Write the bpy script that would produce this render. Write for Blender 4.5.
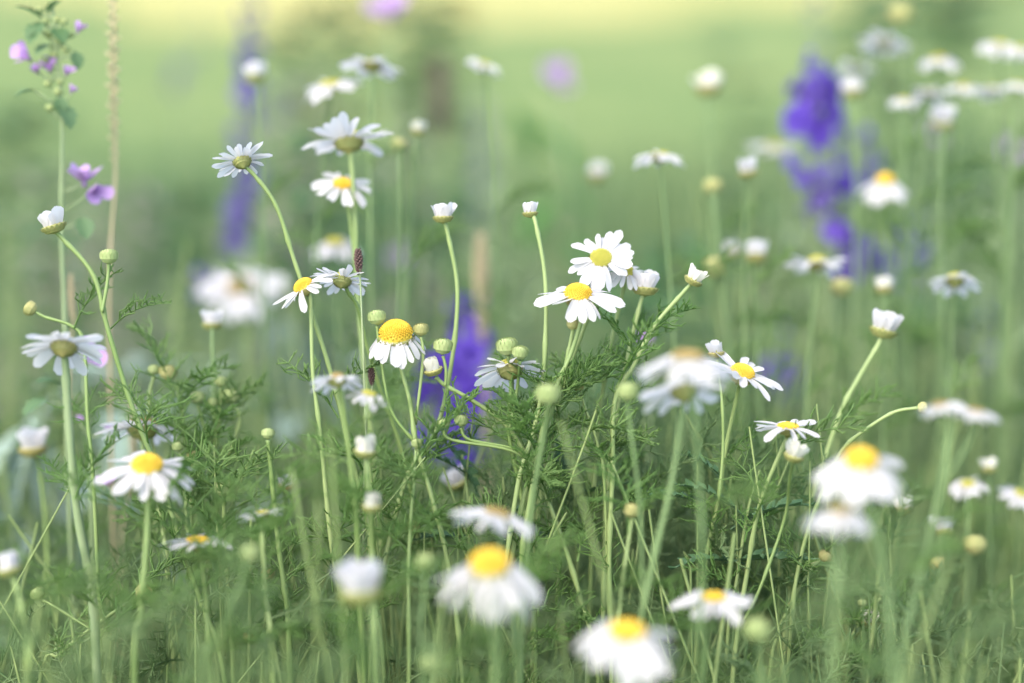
import bpy, math, random
import numpy as np
from mathutils import Vector, Matrix, Quaternion
R = math.radians
random.seed(11); rng = np.random.default_rng(11)
for o in list(bpy.data.objects): bpy.data.objects.remove(o)
scn = bpy.context.scene; COL = scn.collection

# ---------------------------------------------------------------- camera, light
LENS, PITCH, CAMZ, FOCUS = 70.0, R(11.0), 0.62, 0.85
cam = bpy.data.cameras.new('camera'); camo = bpy.data.objects.new('camera', cam); COL.objects.link(camo)
camo.location = (0, 0, CAMZ); camo.rotation_euler = (R(90) - PITCH, 0, 0)
cam.lens = LENS; cam.sensor_width = 36; cam.clip_start = 0.01; cam.clip_end = 2000
cam.dof.use_dof = True; cam.dof.focus_distance = FOCUS; cam.dof.aperture_fstop = 2.4
scn.camera = camo
FWD = Vector((0, math.cos(PITCH), -math.sin(PITCH))); UP = Vector((0, math.sin(PITCH), math.cos(PITCH))); RT = Vector((1, 0, 0))
CAM = Vector((0, 0, CAMZ)); K = 36.0 / LENS / 1024.0
SUN_EL, SUN_ROT = R(52), R(215)
w = bpy.data.worlds.new('World'); scn.world = w; w.use_nodes = True
nt = w.node_tree; bg = nt.nodes['Background']
sky = nt.nodes.new('ShaderNodeTexSky'); sky.sky_type = 'NISHITA'; sky.sun_disc = False
sky.sun_elevation = SUN_EL; sky.sun_rotation = SUN_ROT; sky.air_density = 1.0; sky.dust_density = 3.0; sky.ozone_density = 1.0
nt.links.new(sky.outputs[0], bg.inputs[0]); bg.inputs[1].default_value = 0.15
sl = bpy.data.lights.new('sun', 'SUN'); so = bpy.data.objects.new('sun', sl); COL.objects.link(so)
sl.energy = 0.6; sl.angle = R(45); sl.color = (1, 0.95, 0.86)
sd = Vector((math.sin(SUN_ROT) * math.cos(SUN_EL), math.cos(SUN_ROT) * math.cos(SUN_EL), math.sin(SUN_EL)))
so.rotation_euler = sd.to_track_quat('Z', 'Y').to_euler()
scn.view_settings.view_transform = 'Standard'; scn.view_settings.look = 'None'
scn.view_settings.gamma = 1; scn.view_settings.exposure = 1.92
scn.render.engine = 'CYCLES'

def P(px, py, d):
    return CAM + FWD * d + RT * ((px - 512) * K * d) + UP * (-(py - 341.5) * K * d)
def NV(n):
    v = RT * n[0] + UP * n[1] - FWD * n[2]
    return v.normalized()

# ---------------------------------------------------------------- materials
def mat(name, c1, c2=None, scale=40, trans=0.0, rough=0.6, rnd='object', tcol=None, spec=0.3, ramp=None):
    m = bpy.data.materials.new(name); m.use_nodes = True; t = m.node_tree; n = t.nodes; L = t.links.new
    p = n['Principled BSDF']; out = n['Material Output']
    p.inputs['Roughness'].default_value = rough; p.inputs['Specular IOR Level'].default_value = spec
    c2 = c2 or c1
    mix = n.new('ShaderNodeMix'); mix.data_type = 'RGBA'
    mix.inputs[6].default_value = (*c1, 1); mix.inputs[7].default_value = (*c2, 1)
    tc = n.new('ShaderNodeTexCoord'); no = n.new('ShaderNodeTexNoise'); no.inputs['Scale'].default_value = scale
    no.inputs['Detail'].default_value = 3
    L(tc.outputs['Object'], no.inputs['Vector'])
    if rnd == 'object':
        s = n.new('ShaderNodeObjectInfo').outputs['Random']
    elif rnd == 'island':
        s = n.new('ShaderNodeNewGeometry').outputs['Random Per Island']
    else: s = None
    cr = n.new('ShaderNodeMapRange'); cr.inputs[1].default_value = 0.3; cr.inputs[2].default_value = 0.7
    L(no.outputs[0], cr.inputs[0])
    if s is not None:
        av = n.new('ShaderNodeMath'); av.operation = 'MULTIPLY_ADD'; av.inputs[1].default_value = 0.45
        sc = n.new('ShaderNodeMath'); sc.operation = 'MULTIPLY'; sc.inputs[1].default_value = 0.55
        L(s, sc.inputs[0]); L(cr.outputs[0], av.inputs[0]); L(sc.outputs[0], av.inputs[2]); L(av.outputs[0], mix.inputs[0])
    else: L(cr.outputs[0], mix.inputs[0])
    L(mix.outputs[2], p.inputs['Base Color'])
    if trans > 0:
        tr = n.new('ShaderNodeBsdfTranslucent'); ms = n.new('ShaderNodeMixShader'); ms.inputs[0].default_value = trans
        if tcol: tr.inputs[0].default_value = (*tcol, 1)
        else: L(mix.outputs[2], tr.inputs[0])
        L(p.outputs[0], ms.inputs[1]); L(tr.outputs[0], ms.inputs[2]); L(ms.outputs[0], out.inputs[0])
    return m
M = dict(
    petal=mat('white petal', (.72, .70, .68), (.68, .66, .67), 6, .52, .6),
    petal_cream=mat('cream petal', (.70, .68, .56), (.66, .66, .60), 6, .4, .55),
    yellow=mat('yellow florets', (.66, .50, .06), (.58, .34, .02), 9, 0, .7, rnd='island'),
    olive=mat('olive florets', (.46, .42, .08), (.36, .36, .06), 9, 0, .7, rnd='island'),
    brown=mat('brown florets', (.36, .26, .10), (.26, .20, .07), 9, 0, .7, rnd='island'),
    cup=mat('green brown bracts', (.24, .28, .09), (.30, .25, .09), 9, 0, .6),
    bud=mat('pale bud scales', (.36, .41, .18), (.25, .33, .12), 5, .0, .7, rnd='island'),
    budy=mat('yellowish bud scales', (.38, .35, .14), (.28, .30, .11), 5, .0, .7, rnd='island'),
    stem=mat('pale green stem', (.13, .21, .055), (.27, .34, .135), 30, 0, .45),
    stemgrey=mat('grey green stem', (.17, .24, .11), (.26, .32, .17), 30, 0, .55),
    stemfar=mat('green stem', (.10, .17, .06), (.17, .25, .10), 30, 0, .55),
    leaf=mat('feathery leaf', (.12, .26, .055), (.27, .40, .14), 25, .5, .5),
    under=mat('feathery undergrowth leaf', (.12, .24, .075), (.32, .42, .20), 12, .55, .5, rnd='island'),
    grass=mat('grass blade', (.08, .17, .05), (.27, .34, .16), 3, .45, .5, rnd='island'),
    straw=mat('straw coloured grass', (.40, .34, .20), (.50, .42, .26), 30, .1, .7),
    violet=mat('deep violet petal', (.09, .05, .38), (.15, .075, .48), 30, .3, .5),
    greyviolet=mat('greyish violet petal', (.17, .17, .27), (.21, .22, .26), 30, .3, .5),
    dimviolet=mat('soft violet petal', (.10, .075, .29), (.15, .11, .34), 30, .3, .5),
    mallowleaf=mat('grey green mallow leaf', (.07, .15, .05), (.13, .21, .10), 30, .3, .6),
    cover_dark=mat('dark leafy cover', (.035, .10, .03), (.07, .15, .05), 20, .3, .5, rnd='island'),
    cover_pale=mat('pale leafy cover', (.20, .29, .12), (.30, .37, .19), 20, .4, .5, rnd='island'),
    cover_grey=mat('greyish seedy cover', (.20, .21, .15), (.30, .27, .22), 20, .3, .6, rnd='island'),
    weed=mat('dark weed leaf', (.03, .085, .02), (.06, .13, .035), 20, .2, .5),
    pink=mat('lilac pink petal', (.46, .28, .56), (.54, .36, .62), 30, .35, .5),
    thistle=mat('dark spiny leaf', (.05, .12, .05), (.09, .17, .07), 40, .2, .4),
    broad=mat('broad green leaf', (.05, .16, .02), (.09, .22, .045), 20, .3, .45),
    greyleaf=mat('grey green downy leaf', (.17, .25, .19), (.25, .32, .26), 25, .2, .8),
    dark=mat('dark brown seed head', (.07, .045, .04), (.12, .07, .06), 200, 0, .8),
    dock=mat('reddish brown seeds', (.11, .085, .07), (.17, .13, .10), 60, .1, .8, rnd='island'),
)
def ground_mat(name, cols, scale):
    m = bpy.data.materials.new(name); m.use_nodes = True; t = m.node_tree; n = t.nodes; L = t.links.new
    p = n['Principled BSDF']; p.inputs['Roughness'].default_value = .95; p.inputs['Specular IOR Level'].default_value = 0.1
    tc = n.new('ShaderNodeTexCoord'); a = n.new('ShaderNodeTexNoise'); b = n.new('ShaderNodeTexNoise')
    a.inputs['Scale'].default_value = scale; b.inputs['Scale'].default_value = scale * 25; a.inputs['Detail'].default_value = 6
    L(tc.outputs['Object'], a.inputs[0]); L(tc.outputs['Object'], b.inputs[0])
    ad = n.new('ShaderNodeMath'); ad.operation = 'MULTIPLY_ADD'; ad.inputs[1].default_value = .35
    L(b.outputs[0], ad.inputs[0]); m2 = n.new('ShaderNodeMath'); m2.operation = 'MULTIPLY'; m2.inputs[1].default_value = .65
    L(a.outputs[0], m2.inputs[0]); L(m2.outputs[0], ad.inputs[2])
    cr = n.new('ShaderNodeValToRGB'); e = cr.color_ramp.elements
    e[0].position = .41; e[0].color = (*cols[0], 1); e[1].position = .60; e[1].color = (*cols[-1], 1)
    if len(cols) == 3: x = e.new(.5); x.color = (*cols[1], 1)
    L(ad.outputs[0], cr.inputs[0]); L(cr.outputs[0], p.inputs['Base Color'])
    bu = n.new('ShaderNodeBump'); bu.inputs['Strength'].default_value = .6; bu.inputs['Distance'].default_value = .02
    L(b.outputs[0], bu.inputs['Height']); L(bu.outputs[0], p.inputs['Normal'])
    return m

# ---------------------------------------------------------------- mesh helpers
class MB:
    def __init__(s): s.v = []; s.f = []
    def add(s, v, f):
        o = len(s.v); s.v += [Vector(x) for x in v]; s.f += [tuple(i + o for i in q) for q in f]
    def addm(s, mb, mx): s.add([mx @ v for v in mb.v], mb.f)
    def tube(s, pts, rad, n=6, cap=True):
        pts = [Vector(p) for p in pts]; k = len(pts)
        rad = rad if isinstance(rad, (list, tuple)) else [rad] * k
        t0 = (pts[1] - pts[0]).normalized(); a = t0.orthogonal().normalized(); v = []
        for i, p in enumerate(pts):
            t = (pts[min(i + 1, k - 1)] - pts[max(i - 1, 0)]).normalized()
            a = (a - t * a.dot(t)).normalized(); b = t.cross(a)
            for j in range(n):
                q = 2 * math.pi * j / n; v.append(p + (a * math.cos(q) + b * math.sin(q)) * rad[i])
        f = [(i * n + j, i * n + (j + 1) % n, (i + 1) * n + (j + 1) % n, (i + 1) * n + j) for i in range(k - 1) for j in range(n)]
        if cap: f += [tuple(reversed(range(n))), tuple((k - 1) * n + j for j in range(n))]
        s.add(v, f)
    def lathe(s, prof, n=14):
        v = []; k = len(prof)
        for r, z in prof:
            for j in range(n):
                q = 2 * math.pi * j / n; v.append((r * math.cos(q), r * math.sin(q), z))
        f = [(i * n + j, i * n + (j + 1) % n, (i + 1) * n + (j + 1) % n, (i + 1) * n + j) for i in range(k - 1) for j in range(n)]
        f += [tuple(reversed(range(n))), tuple((k - 1) * n + j for j in range(n))]
        s.add(v, f)
    def mesh(s, name, m, smooth=True):
        me = bpy.data.meshes.new(name); me.from_pydata([tuple(v) for v in s.v], [], s.f); me.update()
        me.materials.append(m)
        if smooth: me.polygons.foreach_set('use_smooth', [True] * len(me.polygons))
        return me
def link(name, me, parent=None, mx=None):
    o = bpy.data.objects.new(name, me); COL.objects.link(o)
    if parent: o.parent = parent
    if mx is not None: o.matrix_local = mx
    return o
def tag(o, label=None, cat=None, group=None, kind=None):
    if label: o['label'] = label
    if cat: o['category'] = cat
    if group: o['group'] = group
    if kind: o['kind'] = kind
    return o
def thing(name, loc, label, cat, group=None):
    o = bpy.data.objects.new(name, None); COL.objects.link(o); o.location = loc; o.empty_display_size = .02
    return tag(o, label, cat, group)
def spline(pts, sub=5):
    out = []; n = len(pts)
    for i in range(n - 1):
        p0 = pts[max(i - 1, 0)]; p1 = pts[i]; p2 = pts[i + 1]; p3 = pts[min(i + 2, n - 1)]
        for k in range(sub):
            t = k / sub
            out.append(.5 * ((2 * p1) + (p2 - p0) * t + (2 * p0 - 5 * p1 + 4 * p2 - p3) * t * t + (3 * p1 - p0 - 3 * p2 + p3) * t ** 3))
    out.append(pts[-1].copy()); return out
def frame(z, loc, spin=0, s=1.0):
    z = z.normalized(); q = z.to_track_quat('Z', 'Y') @ Quaternion((0, 0, 1), spin)
    return Matrix.LocRotScale(loc, q, (s, s, s))
def RU(a, b): return random.uniform(a, b)

# --- petals (unit length along +X), two segments across, curved along
def petal_mb(seed, wide=.15, curl=-.15, cup=.04):
    r = random.Random(seed); mb = MB(); N = 7; v = []; sway = r.uniform(-.05, .05); tw = r.uniform(-.25, .25)
    for i in range(N + 1):
        t = i / N
        w_ = wide * (0.42 + .9 * math.sin(math.pi * min(t * .62 + .05, 1)) ** 1.0) * (1 if t < .8 else math.sqrt(max(0, 1 - ((t - .8) / .215) ** 2)))
        w_ = max(w_, wide * .12)
        z = curl * t * t
        for j, u in enumerate((-1, -.5, 0, .5, 1)):
            notch = -.035 * (1 if abs(u) in (0,) and i == N else 0) + (.0 if i < N else -.03 * (abs(u) == 1))
            gr = (-.018 if abs(u) == .5 else .006 if u == 0 else cup * (1 if abs(u) == 1 else 0))
            v.append((t * 1.0 + notch, u * w_ + sway * t * t, z + gr * math.sin(math.pi * min(t + .1, 1)) + u * w_ * tw * t))
    f = [(i * 5 + j, i * 5 + j + 1, (i + 1) * 5 + j + 1, (i + 1) * 5 + j) for i in range(N) for j in range(4)]
    mb.add(v, f); return mb
PET_MB = [petal_mb(i, .092 + .018 * (i % 3), (-.26, -.08, .1, -.16)[i % 4], .02 + .012 * (i % 2)) for i in range(10)]
PET = [b.mesh('petal', M['petal']) for b in PET_MB]
UPB = [petal_mb(70 + i, .20 + .03 * (i % 3), (.10, .0, -.06, .16)[i % 4], .05) for i in range(10)]
PETU = [b.mesh('petal', M['petal']) for b in UPB]; PETC = [b.mesh('petal', M['petal_cream']) for b in UPB]
# --- discs in flower units (flower diameter 1)
def disc_mb(r, h, nf=190):
    mb = MB(); prof = [(r * math.cos(a), h * math.sin(a)) for a in [i * math.pi / 2 / 7 for i in range(8)]]
    prof[-1] = (r * .03, h); mb.lathe([(r * .97, -.02)] + [(a * .96, b * .95) for a, b in prof], 18)
    for i in range(nf):
        t = (i + .5) / nf; el = math.acos(min(1, math.sqrt(t) * .995)) ; az = i * 2.39996
        n = Vector((math.cos(el) * math.cos(az), math.cos(el) * math.sin(az), math.sin(el)))
        p = Vector((n.x * r, n.y * r, n.z * h)); q = r * .085
        a = n.orthogonal().normalized(); b = n.cross(a); nn = Vector((n.x, n.y, n.z + .4)).normalized()
        v = [p + a * q, p + b * q, p - a * q, p - b * q, p + nn * q * 1.1 + a * q * .3, p + nn * q * 1.1 - a * q * .3]
        mb.add(v, [(0, 1, 4), (1, 5, 4), (1, 2, 5), (2, 3, 5), (3, 0, 4), (3, 4, 5)])
    return mb
RD = .15
DISC = {}
for nm, h in (('flat', .055), ('dome', .115), ('cone', .17)):
    b = disc_mb(RD, h)
    for c in ('yellow', 'olive', 'brown'): DISC[nm, c] = b.mesh('disc', M[c], False)
big = disc_mb(.205, .19, 240)
for c in ('yellow', 'olive', 'brown'): DISC['big', c] = big.mesh('disc', M[c], False)
def cup_mb(r, dep):
    mb = MB(); mb.lathe([(.03, -dep - .03), (.045, -dep), (r * .7, -dep * .82), (r * .97, -dep * .45), (r * 1.03, -.02), (r * .98, 0.004)], 18)
    for ring, (rr, z, ln) in enumerate(((r * .78, -dep * .78, dep * .55), (r * .98, -dep * .5, dep * .5))):
        for i in range(16):
            a = 2 * math.pi * (i + .5 * ring) / 16; c, s = math.cos(a), math.sin(a); q = r * .17
            o = Vector((c * rr, s * rr, z)); tx = Vector((-s, c, 0)); nn = Vector((c, s, 0))
            mb.add([o - tx * q + nn * .004, o + tx * q + nn * .004, o + tx * q * .7 + Vector((nn.x * r * .16, nn.y * r * .16, ln * .7)), o + Vector((nn.x * r * .17, nn.y * r * .17, ln)), o - tx * q * .7 + Vector((nn.x * r * .16, nn.y * r * .16, ln * .7))], [(0, 1, 2, 3, 4)])
    return mb
CUP = cup_mb(RD, .12).mesh('flower_head', M['cup']); CUPBIG = cup_mb(.205, .12).mesh('flower_head', M['cup'])
CUPBUD = cup_mb(.40, .30).mesh('flower_head', M['cup'])
def bud_mb():
    mb = MB(); prof = [(.06, -.42), (.10, -.38), (.36, -.27), (.48, -.05), (.46, .12), (.34, .28), (.14, .36), (.02, .37)]
    mb.lathe(prof, 16)
    for k, (r0, z0, ln) in enumerate(((.33, -.28, .30), (.47, -.10, .3), (.47, .05, .26), (.40, .18, .2), (.27, .29, .14), (.14, .345, .08))):
        m_ = (14, 15, 15, 13, 10, 6)[k]
        for i in range(m_):
            a = 2 * math.pi * (i + .5 * k) / m_; c, s = math.cos(a), math.sin(a); tx = Vector((-s, c, 0))
            o = Vector((c * r0, s * r0, z0)); q = r0 * .24
            r1 = r0 * (1.28, 1.03, .9, .78, .62, .4)[k] + .02; top = Vector((c * r1, s * r1, z0 + ln))
            nn = Vector((c, s, .3)) * .025
            mb.add([o - tx * q + nn, o + tx * q + nn, top + tx * q * .6 + nn, top + Vector((0, 0, ln * .15)) + nn, top - tx * q * .6 + nn], [(0, 1, 2, 3, 4)])
    return mb
_b = bud_mb(); BUD = {'bud': _b.mesh('bud', M['bud']), 'budy': _b.mesh('bud', M['budy'])}
RING = {}
def ring_mesh(droop, var, n):
    k = (round(droop / 10), var, n)
    if k not in RING:
        mb = MB()
        for mx, i in petal_mats(droop, n, RD, random.Random(var * 7 + n)): mb.addm(PET_MB[i], mx)
        RING[k] = mb.mesh('petals', M['petal'])
    return RING[k]
def petal_mats(droop, n, r0, r, up=False, length=None, gaps=0, wid=1.0, jit=13):
    out = []; L = length or (.5 - r0 * .8)
    for i in range(n):
        if r.random() < gaps: continue
        a = 2 * math.pi * (i + r.uniform(-.32, .32)) / n
        d = R(droop + r.uniform(-jit, jit))
        l = L * r.uniform(.76, 1.1)
        mx = Matrix.Rotation(a, 4, 'Z') @ Matrix.Translation((r0 * .85, 0, .004 + (i % 2) * .008)) @ Matrix.Rotation(d, 4, 'Y') @ Matrix.Rotation(r.uniform(-.5, .5), 4, 'X') @ Matrix.Diagonal((l, l * r.uniform(.95, 1.2) * wid, l, 1))
        out.append((mx, r.randrange(10)))
    return out

# --- feathery leaves (real size, metres, along +X, drooping)
def feather_mb(seed, L=.034, pairs=8, rw=.00036):
    r = random.Random(seed); mb = MB(); pts = []; up = r.uniform(.1, .5)
    for i in range(7):
        t = i / 6; pts.append(Vector((L * t, L * .12 * math.sin(t * 2.5 + seed), L * (up * t - .45 * t * t))))
    mb.tube(pts, [rw * 1.5 * (1 - .6 * i / 6) for i in range(7)], 3, False)
    def at(t):
        x = t * 6; i = min(int(x), 5); return pts[i].lerp(pts[i + 1], x - i)
    for k in range(pairs):
        t = .18 + .8 * k / pairs; p = at(t); ln = L * .34 * math.sin(math.pi * (t * .75 + .18)) * r.uniform(.5, 1.35)
        for s in (-1, 1):
            dr = Vector((r.uniform(.2, .9), s * r.uniform(.5, .9), r.uniform(-.5, .8))).normalized(); e = p + dr * ln
            mid = p.lerp(e, .5) + Vector((r.uniform(-.12, .12), r.uniform(-.12, .12), r.uniform(-.05, .22))) * ln; mb.tube([p, mid, e], [rw, rw, rw * .6], 3, False)
            for q in (.3, .5, .72, .88):
                b = p.lerp(e, q); s2 = r.choice((-1, 1)) if q > .4 else -s
                d2 = (dr + Vector((.5 * r.random() + .2, -s2 * .8 * (1 if r.random() < .5 else -1), r.uniform(-.4, .7)))).normalized()
                mb.tube([b, b + d2 * ln * r.uniform(.22, .4)], [rw * .95, rw * .6], 3, False)
    return mb
FEA_MB = [feather_mb(i, .030 + .003 * (i % 4), 7 + i % 3) for i in range(7)]
FEA = [b.mesh('leaf', M['leaf']) for b in FEA_MB]

# ---------------------------------------------------------------- the setting
def sheet(name, x0, y0, x1, y1, z, m, nx=1, ny=1):
    v = [(x0 + (x1 - x0) * i / nx, y0 + (y1 - y0) * j / ny, z) for j in range(ny + 1) for i in range(nx + 1)]
    f = [(j * (nx + 1) + i, j * (nx + 1) + i + 1, (j + 1) * (nx + 1) + i + 1, (j + 1) * (nx + 1) + i) for j in range(ny) for i in range(nx)]
    mb = MB(); mb.add(v, f); o = link(name, mb.mesh(name, m, False)); tag(o, kind='structure'); return o
sheet('ground', -400, -30, 400, 900, 0, ground_mat('meadow soil and moss', [(.07, .12, .05), (.11, .18, .07), (.15, .21, .09)], 3))
sheet('lawn', -400, 3.9, 400, 300, .004, ground_mat('short lawn grass', [(.10, .16, .05), (.15, .205, .068), (.20, .235, .08)], .5))
def wavy(name, z, m):
    xs = [-400, -60] + [x * .5 for x in range(-60, 61)] + [60, 400]; k = len(xs)
    v = [(x, 18 + 1.6 * math.sin(x * .9) + 1.0 * math.sin(x * 2.3 + 1) + min(60, 3.2 * max(0, x - 1.0) + 3.2 * max(0, -x - 3.2)), z) for x in xs] + [(x, 880, z) for x in xs]
    mb = MB(); mb.add(v, [(i, i + 1, k + i + 1, k + i) for i in range(k - 1)]); o = link(name, mb.mesh(name, m, False)); tag(o, kind='structure')
wavy('hay_field', .008, ground_mat('dry yellow hay', [(.21, .24, .07), (.38, .35, .12), (.50, .42, .17)], .5))

# ---------------------------------------------------------------- daisies
def to_ground(p, t, drift=.25):
    t = t.normalized(); h = p.z; k = h * drift / max(abs(t.z), .5)
    g = Vector((p.x + t.x * k, p.y + t.y * k + RU(-.01, .02), 0))
    mid = p.lerp(g, .5) + Vector((t.x * k * .15, t.y * k * .15, 0))
    return [mid, g]
def head(root, base, px, py, d, kind, dia, n, droop=8, disc=('dome', 'yellow'), np_=16, gaps=0.0, cream=False):
    """one flower head or bud as part of root, its petals and disc as sub-parts"""
    loc = P(px, py, d) - base; S = dia * K * d; z = NV(n); spin = RU(0, 6.28); mx = frame(z, loc, spin, S)
    if kind in BUD:
        return link('bud', BUD[kind], root, mx)
    if kind == 'gone':
        h = link('seed_head', BUD['bud'], root, mx); return h
    if kind == 'half':
        h = link('flower_head', CUPBUD, root, mx)
        pm = petal_mats(-86 + droop, np_ + 3, .36, random, length=.54, jit=15)
        set_ = PETC if cream else PETU
        if d > 1.0:
            mb = MB()
            for m_, i in pm: mb.addm(UPB[i], m_)
            link('petals', mb.mesh('petals', M['petal_cream' if cream else 'petal']), h)
        else:
            for m_, i in pm: link('petal', set_[i], h, m_)
        c = link('disc', DISC['big', 'olive'], h, Matrix.Diagonal((1.3, 1.3, 1.2, 1)))
        return h
    bigd = disc[0] == 'big'
    np_ = int(np_ * 1.45 + .5); rr = .205 if bigd else RD; S *= 1.06 * .5 / (rr * .85 + (.5 - rr * .8) * math.cos(R(max(0, abs(droop) - 4))))
    mx = frame(z, loc, spin, S)
    h = link('flower_head', CUPBIG if bigd else CUP, root, mx)
    r0 = .205 if bigd else RD
    if d > 1.02: link('petals', ring_mesh(droop, random.randrange(4), np_), h)
    else:
        for m_, i in petal_mats(droop, np_, r0, random, gaps=0 if d < .77 else max(gaps, .05), jit=9 if d < .77 else 13): link('petal', PET[i], h, m_)
    link('disc', DISC[disc], h)
    return h
def stem_mesh(name, pts, wpx0, wpx1, d, base, root, m='stem', sub=6):
    pts = [pts[0], pts[1]] + [p + Vector((RU(-1, 1), RU(-1, 1), 0)) * min(.0022, 2.2 * K * d) for p in pts[2:]]
    c = spline(pts, sub); k = len(c); r0, r1 = wpx0 * K * d / 2, wpx1 * K * d / 2
    mb = MB(); rad = [(r0 + (r1 - r0) * min(1, i / (k * .6))) * (1 + .06 * math.sin(i * 1.7)) for i in range(k)]
    rad = [x * .80 * (1.28 if i % 9 == 7 else 1) for i, x in enumerate(rad)]; rad[0] *= 1.3
    mb.tube([p - base for p in c], rad, 7)
    link(name, mb.mesh(name, M[m]), root); return c
def add_leaves(root, base, c, n, lo=.25, hi=.8, s=1.0):
    for i in range(n):
        q = c[int((lo + (hi - lo) * (i + random.random()) / n) * (len(c) - 1))]
        az = i * 2.4 + RU(-.5, .5); mx = Matrix.Translation(q - base) @ Matrix.Rotation(az, 4, 'Z') @ Matrix.Rotation(-R(RU(15, 55)), 4, 'Y') @ Matrix.Scale(s * RU(.75, 1.25), 4)
        link('leaf', random.choice(FEA), root, mx)
def daisy(label, d, main, heads, branches=(), w=(5, 6.5), leaves=4, group=None, name='daisy', cat='daisy', lo=.3, hi=.8, m='stem', dend=None, ls=1.0):
    """main: pixel path of the stalk from its head downward; it goes on to the ground"""
    n = len(main); dend = dend if dend is not None else d + RU(-.02, .03)
    pts = [P(p[0], p[1], p[2] if len(p) > 2 else d + (dend - d) * i / max(1, n - 1)) for i, p in enumerate(main)]
    pts += to_ground(pts[-1], pts[-1] - pts[-2])
    base = pts[-1].copy(); root = thing(name, base, label, cat, group)
    c = stem_mesh('stem', pts, w[0], w[1], d, base, root, m)
    for b in branches:
        bp = [P(p[0], p[1], p[2] if len(p) > 2 else d) for p in b]; stem_mesh('branch', bp, w[0] * .8, w[0] * .8, d, base, root, m)
    for h in heads:
        h = dict(h); head(root, base, h.pop('x'), h.pop('y'), h.pop('d', d), h.pop('k', 'open'), h.pop('s'), h.pop('n', (0, .9, .3)), **h)
    if leaves: add_leaves(root, base, c, leaves, lo, hi, ls)
    return root
H = dict
# ---- in and near the plane of focus, left to right
daisy('half open daisy bud with long curved stalk and round side bud at far left', .85, [(53, 230), (64, 240), (92, 276), (108, 330), (134, 408), (160, 480), (183, 545), (205, 610), (226, 690)],
      [H(x=53, y=225, k='half', s=30, n=(-.28, .9, .1), np_=9, gaps=.2), H(x=109, y=257, k='bud', s=18, n=(0, 1, .1))], [[(109, 264), (107, 285), (104, 312)]], leaves=7, w=(5.5, 7))
daisy('white daisy seen from below on thick pale stalk beside lilac mallow petals', .81, [(64, 352), (66, 372), (70, 430), (79, 510), (92, 600), (100, 690)],
      [H(x=64, y=346, s=80, n=(.02, .75, -.42), droop=4, disc=('dome', 'brown'), np_=17)], w=(9, 12), leaves=4, m='stemgrey')
daisy('small brownish yellow bud on thin bent stalk above the daisy at far left', .87, [(33, 310), (45, 317), (72, 326), (84, 345), (90, 420), (96, 520)],
      [H(x=31, y=309, k='budy', s=15, n=(-.8, .5, .1))], w=(3.5, 5), leaves=3, cat='flower bud')
daisy('white daisy with orange disc and spreading petals in front of a blurred daisy', .79, [(147, 472), (148, 490), (145, 540), (140, 610), (136, 690)],
      [H(x=147, y=467, s=100, n=(.05, .88, .40), droop=16, disc=('dome', 'yellow'), np_=15)], w=(6, 8), leaves=5, lo=.15)
daisy('blurred white daisy with grey centre just behind the orange centred daisy at left', .90, [(143, 436), (144, 455), (160, 520), (170, 600)],
      [H(x=143, y=428, s=92, n=(0, .93, -.22), droop=6, disc=('dome', 'brown'), np_=15)], leaves=3)
daisy('upturned daisy seen from behind at the top of the tall arching stalk', .85, [(243, 165), (256, 177), (275, 207), (292, 258), (307, 303), (326, 362), (338, 408), (352, 460), (366, 520), (375, 600), (384, 690)],
      [H(x=242, y=161, s=56, n=(-.25, .80, -.42), droop=-8, disc=('dome', 'olive'), np_=17, gaps=.08)], leaves=6, w=(5, 6.5), lo=.45)
daisy('wide white daisy seen from beneath, highest of the sharp daisies at left centre', .92, [(350, 142), (351, 156), (354, 225), (358, 275), (364, 345), (372, 430), (380, 520), (382, 620)],
      [H(x=349, y=141, s=88, n=(-.08, .97, -.17), droop=-10, disc=('dome', 'olive'), np_=16)], leaves=4, w=(5, 6), lo=.45)
daisy('white daisy with small orange disc below the wide underside daisy', .92, [(345, 186), (348, 200), (352, 240), (361, 330), (367, 400), (372, 480), (370, 600)],
      [H(x=343, y=184, s=64, n=(.05, .78, .55), droop=16, disc=('flat', 'yellow'), np_=14)], leaves=4, lo=.5)
daisy('ragged sideways daisy with yellow disc and backswept petals on a straight stalk', .85, [(309, 291), (311, 306), (315, 371), (320, 435), (325, 500), (336, 570), (349, 630), (360, 690)],
      [H(x=304, y=287, s=66, n=(-.52, .78, .22), droop=12, disc=('dome', 'yellow'), np_=13, gaps=.12)], leaves=5, w=(4.5, 6.5), lo=.5)
daisy('white daisy seen from behind beside the dark brown spike', .86, [(344, 281), (348, 292), (357, 308), (365, 345), (382, 390), (398, 440), (412, 500), (424, 580), (440, 690)],
      [H(x=342, y=280, s=58, n=(.12, .78, -.40), droop=-2, disc=('dome', 'olive'), np_=15)], leaves=4, lo=.5)
daisy('blurred pair of white daisies low between the straight stalks', .785, [(340, 384), (342, 400), (352, 470), (360, 560)],
      [H(x=337, y=380, s=56, n=(-.1, .92, -.25), droop=6, np_=15, disc=('dome', 'brown')), H(x=369, y=394, s=46, n=(.2, .9, .2), droop=25, np_=14, disc=('flat', 'olive'))], [[(369, 398), (364, 430), (351, 470, .98)]], leaves=4)
daisy('daisy with tall bright yellow dome and drooping white petals in sharp focus', .85, [(396, 338), (399, 360), (408, 402), (418, 445), (432, 500), (448, 570), (462, 690)],
      [H(x=396, y=336, s=66, n=(-.02, .9, .42), droop=46, disc=('big', 'yellow'), np_=14), H(x=421, y=330, k='budy', s=15, n=(0, 1, .2)), H(x=377, y=318, k='bud', s=18, n=(-.1, 1, .1))],
      [[(421, 337), (423, 360), (416, 425)], [(377, 326), (380, 350), (390, 410), (418, 445)]], leaves=6, w=(5, 6.5), lo=.4)
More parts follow.
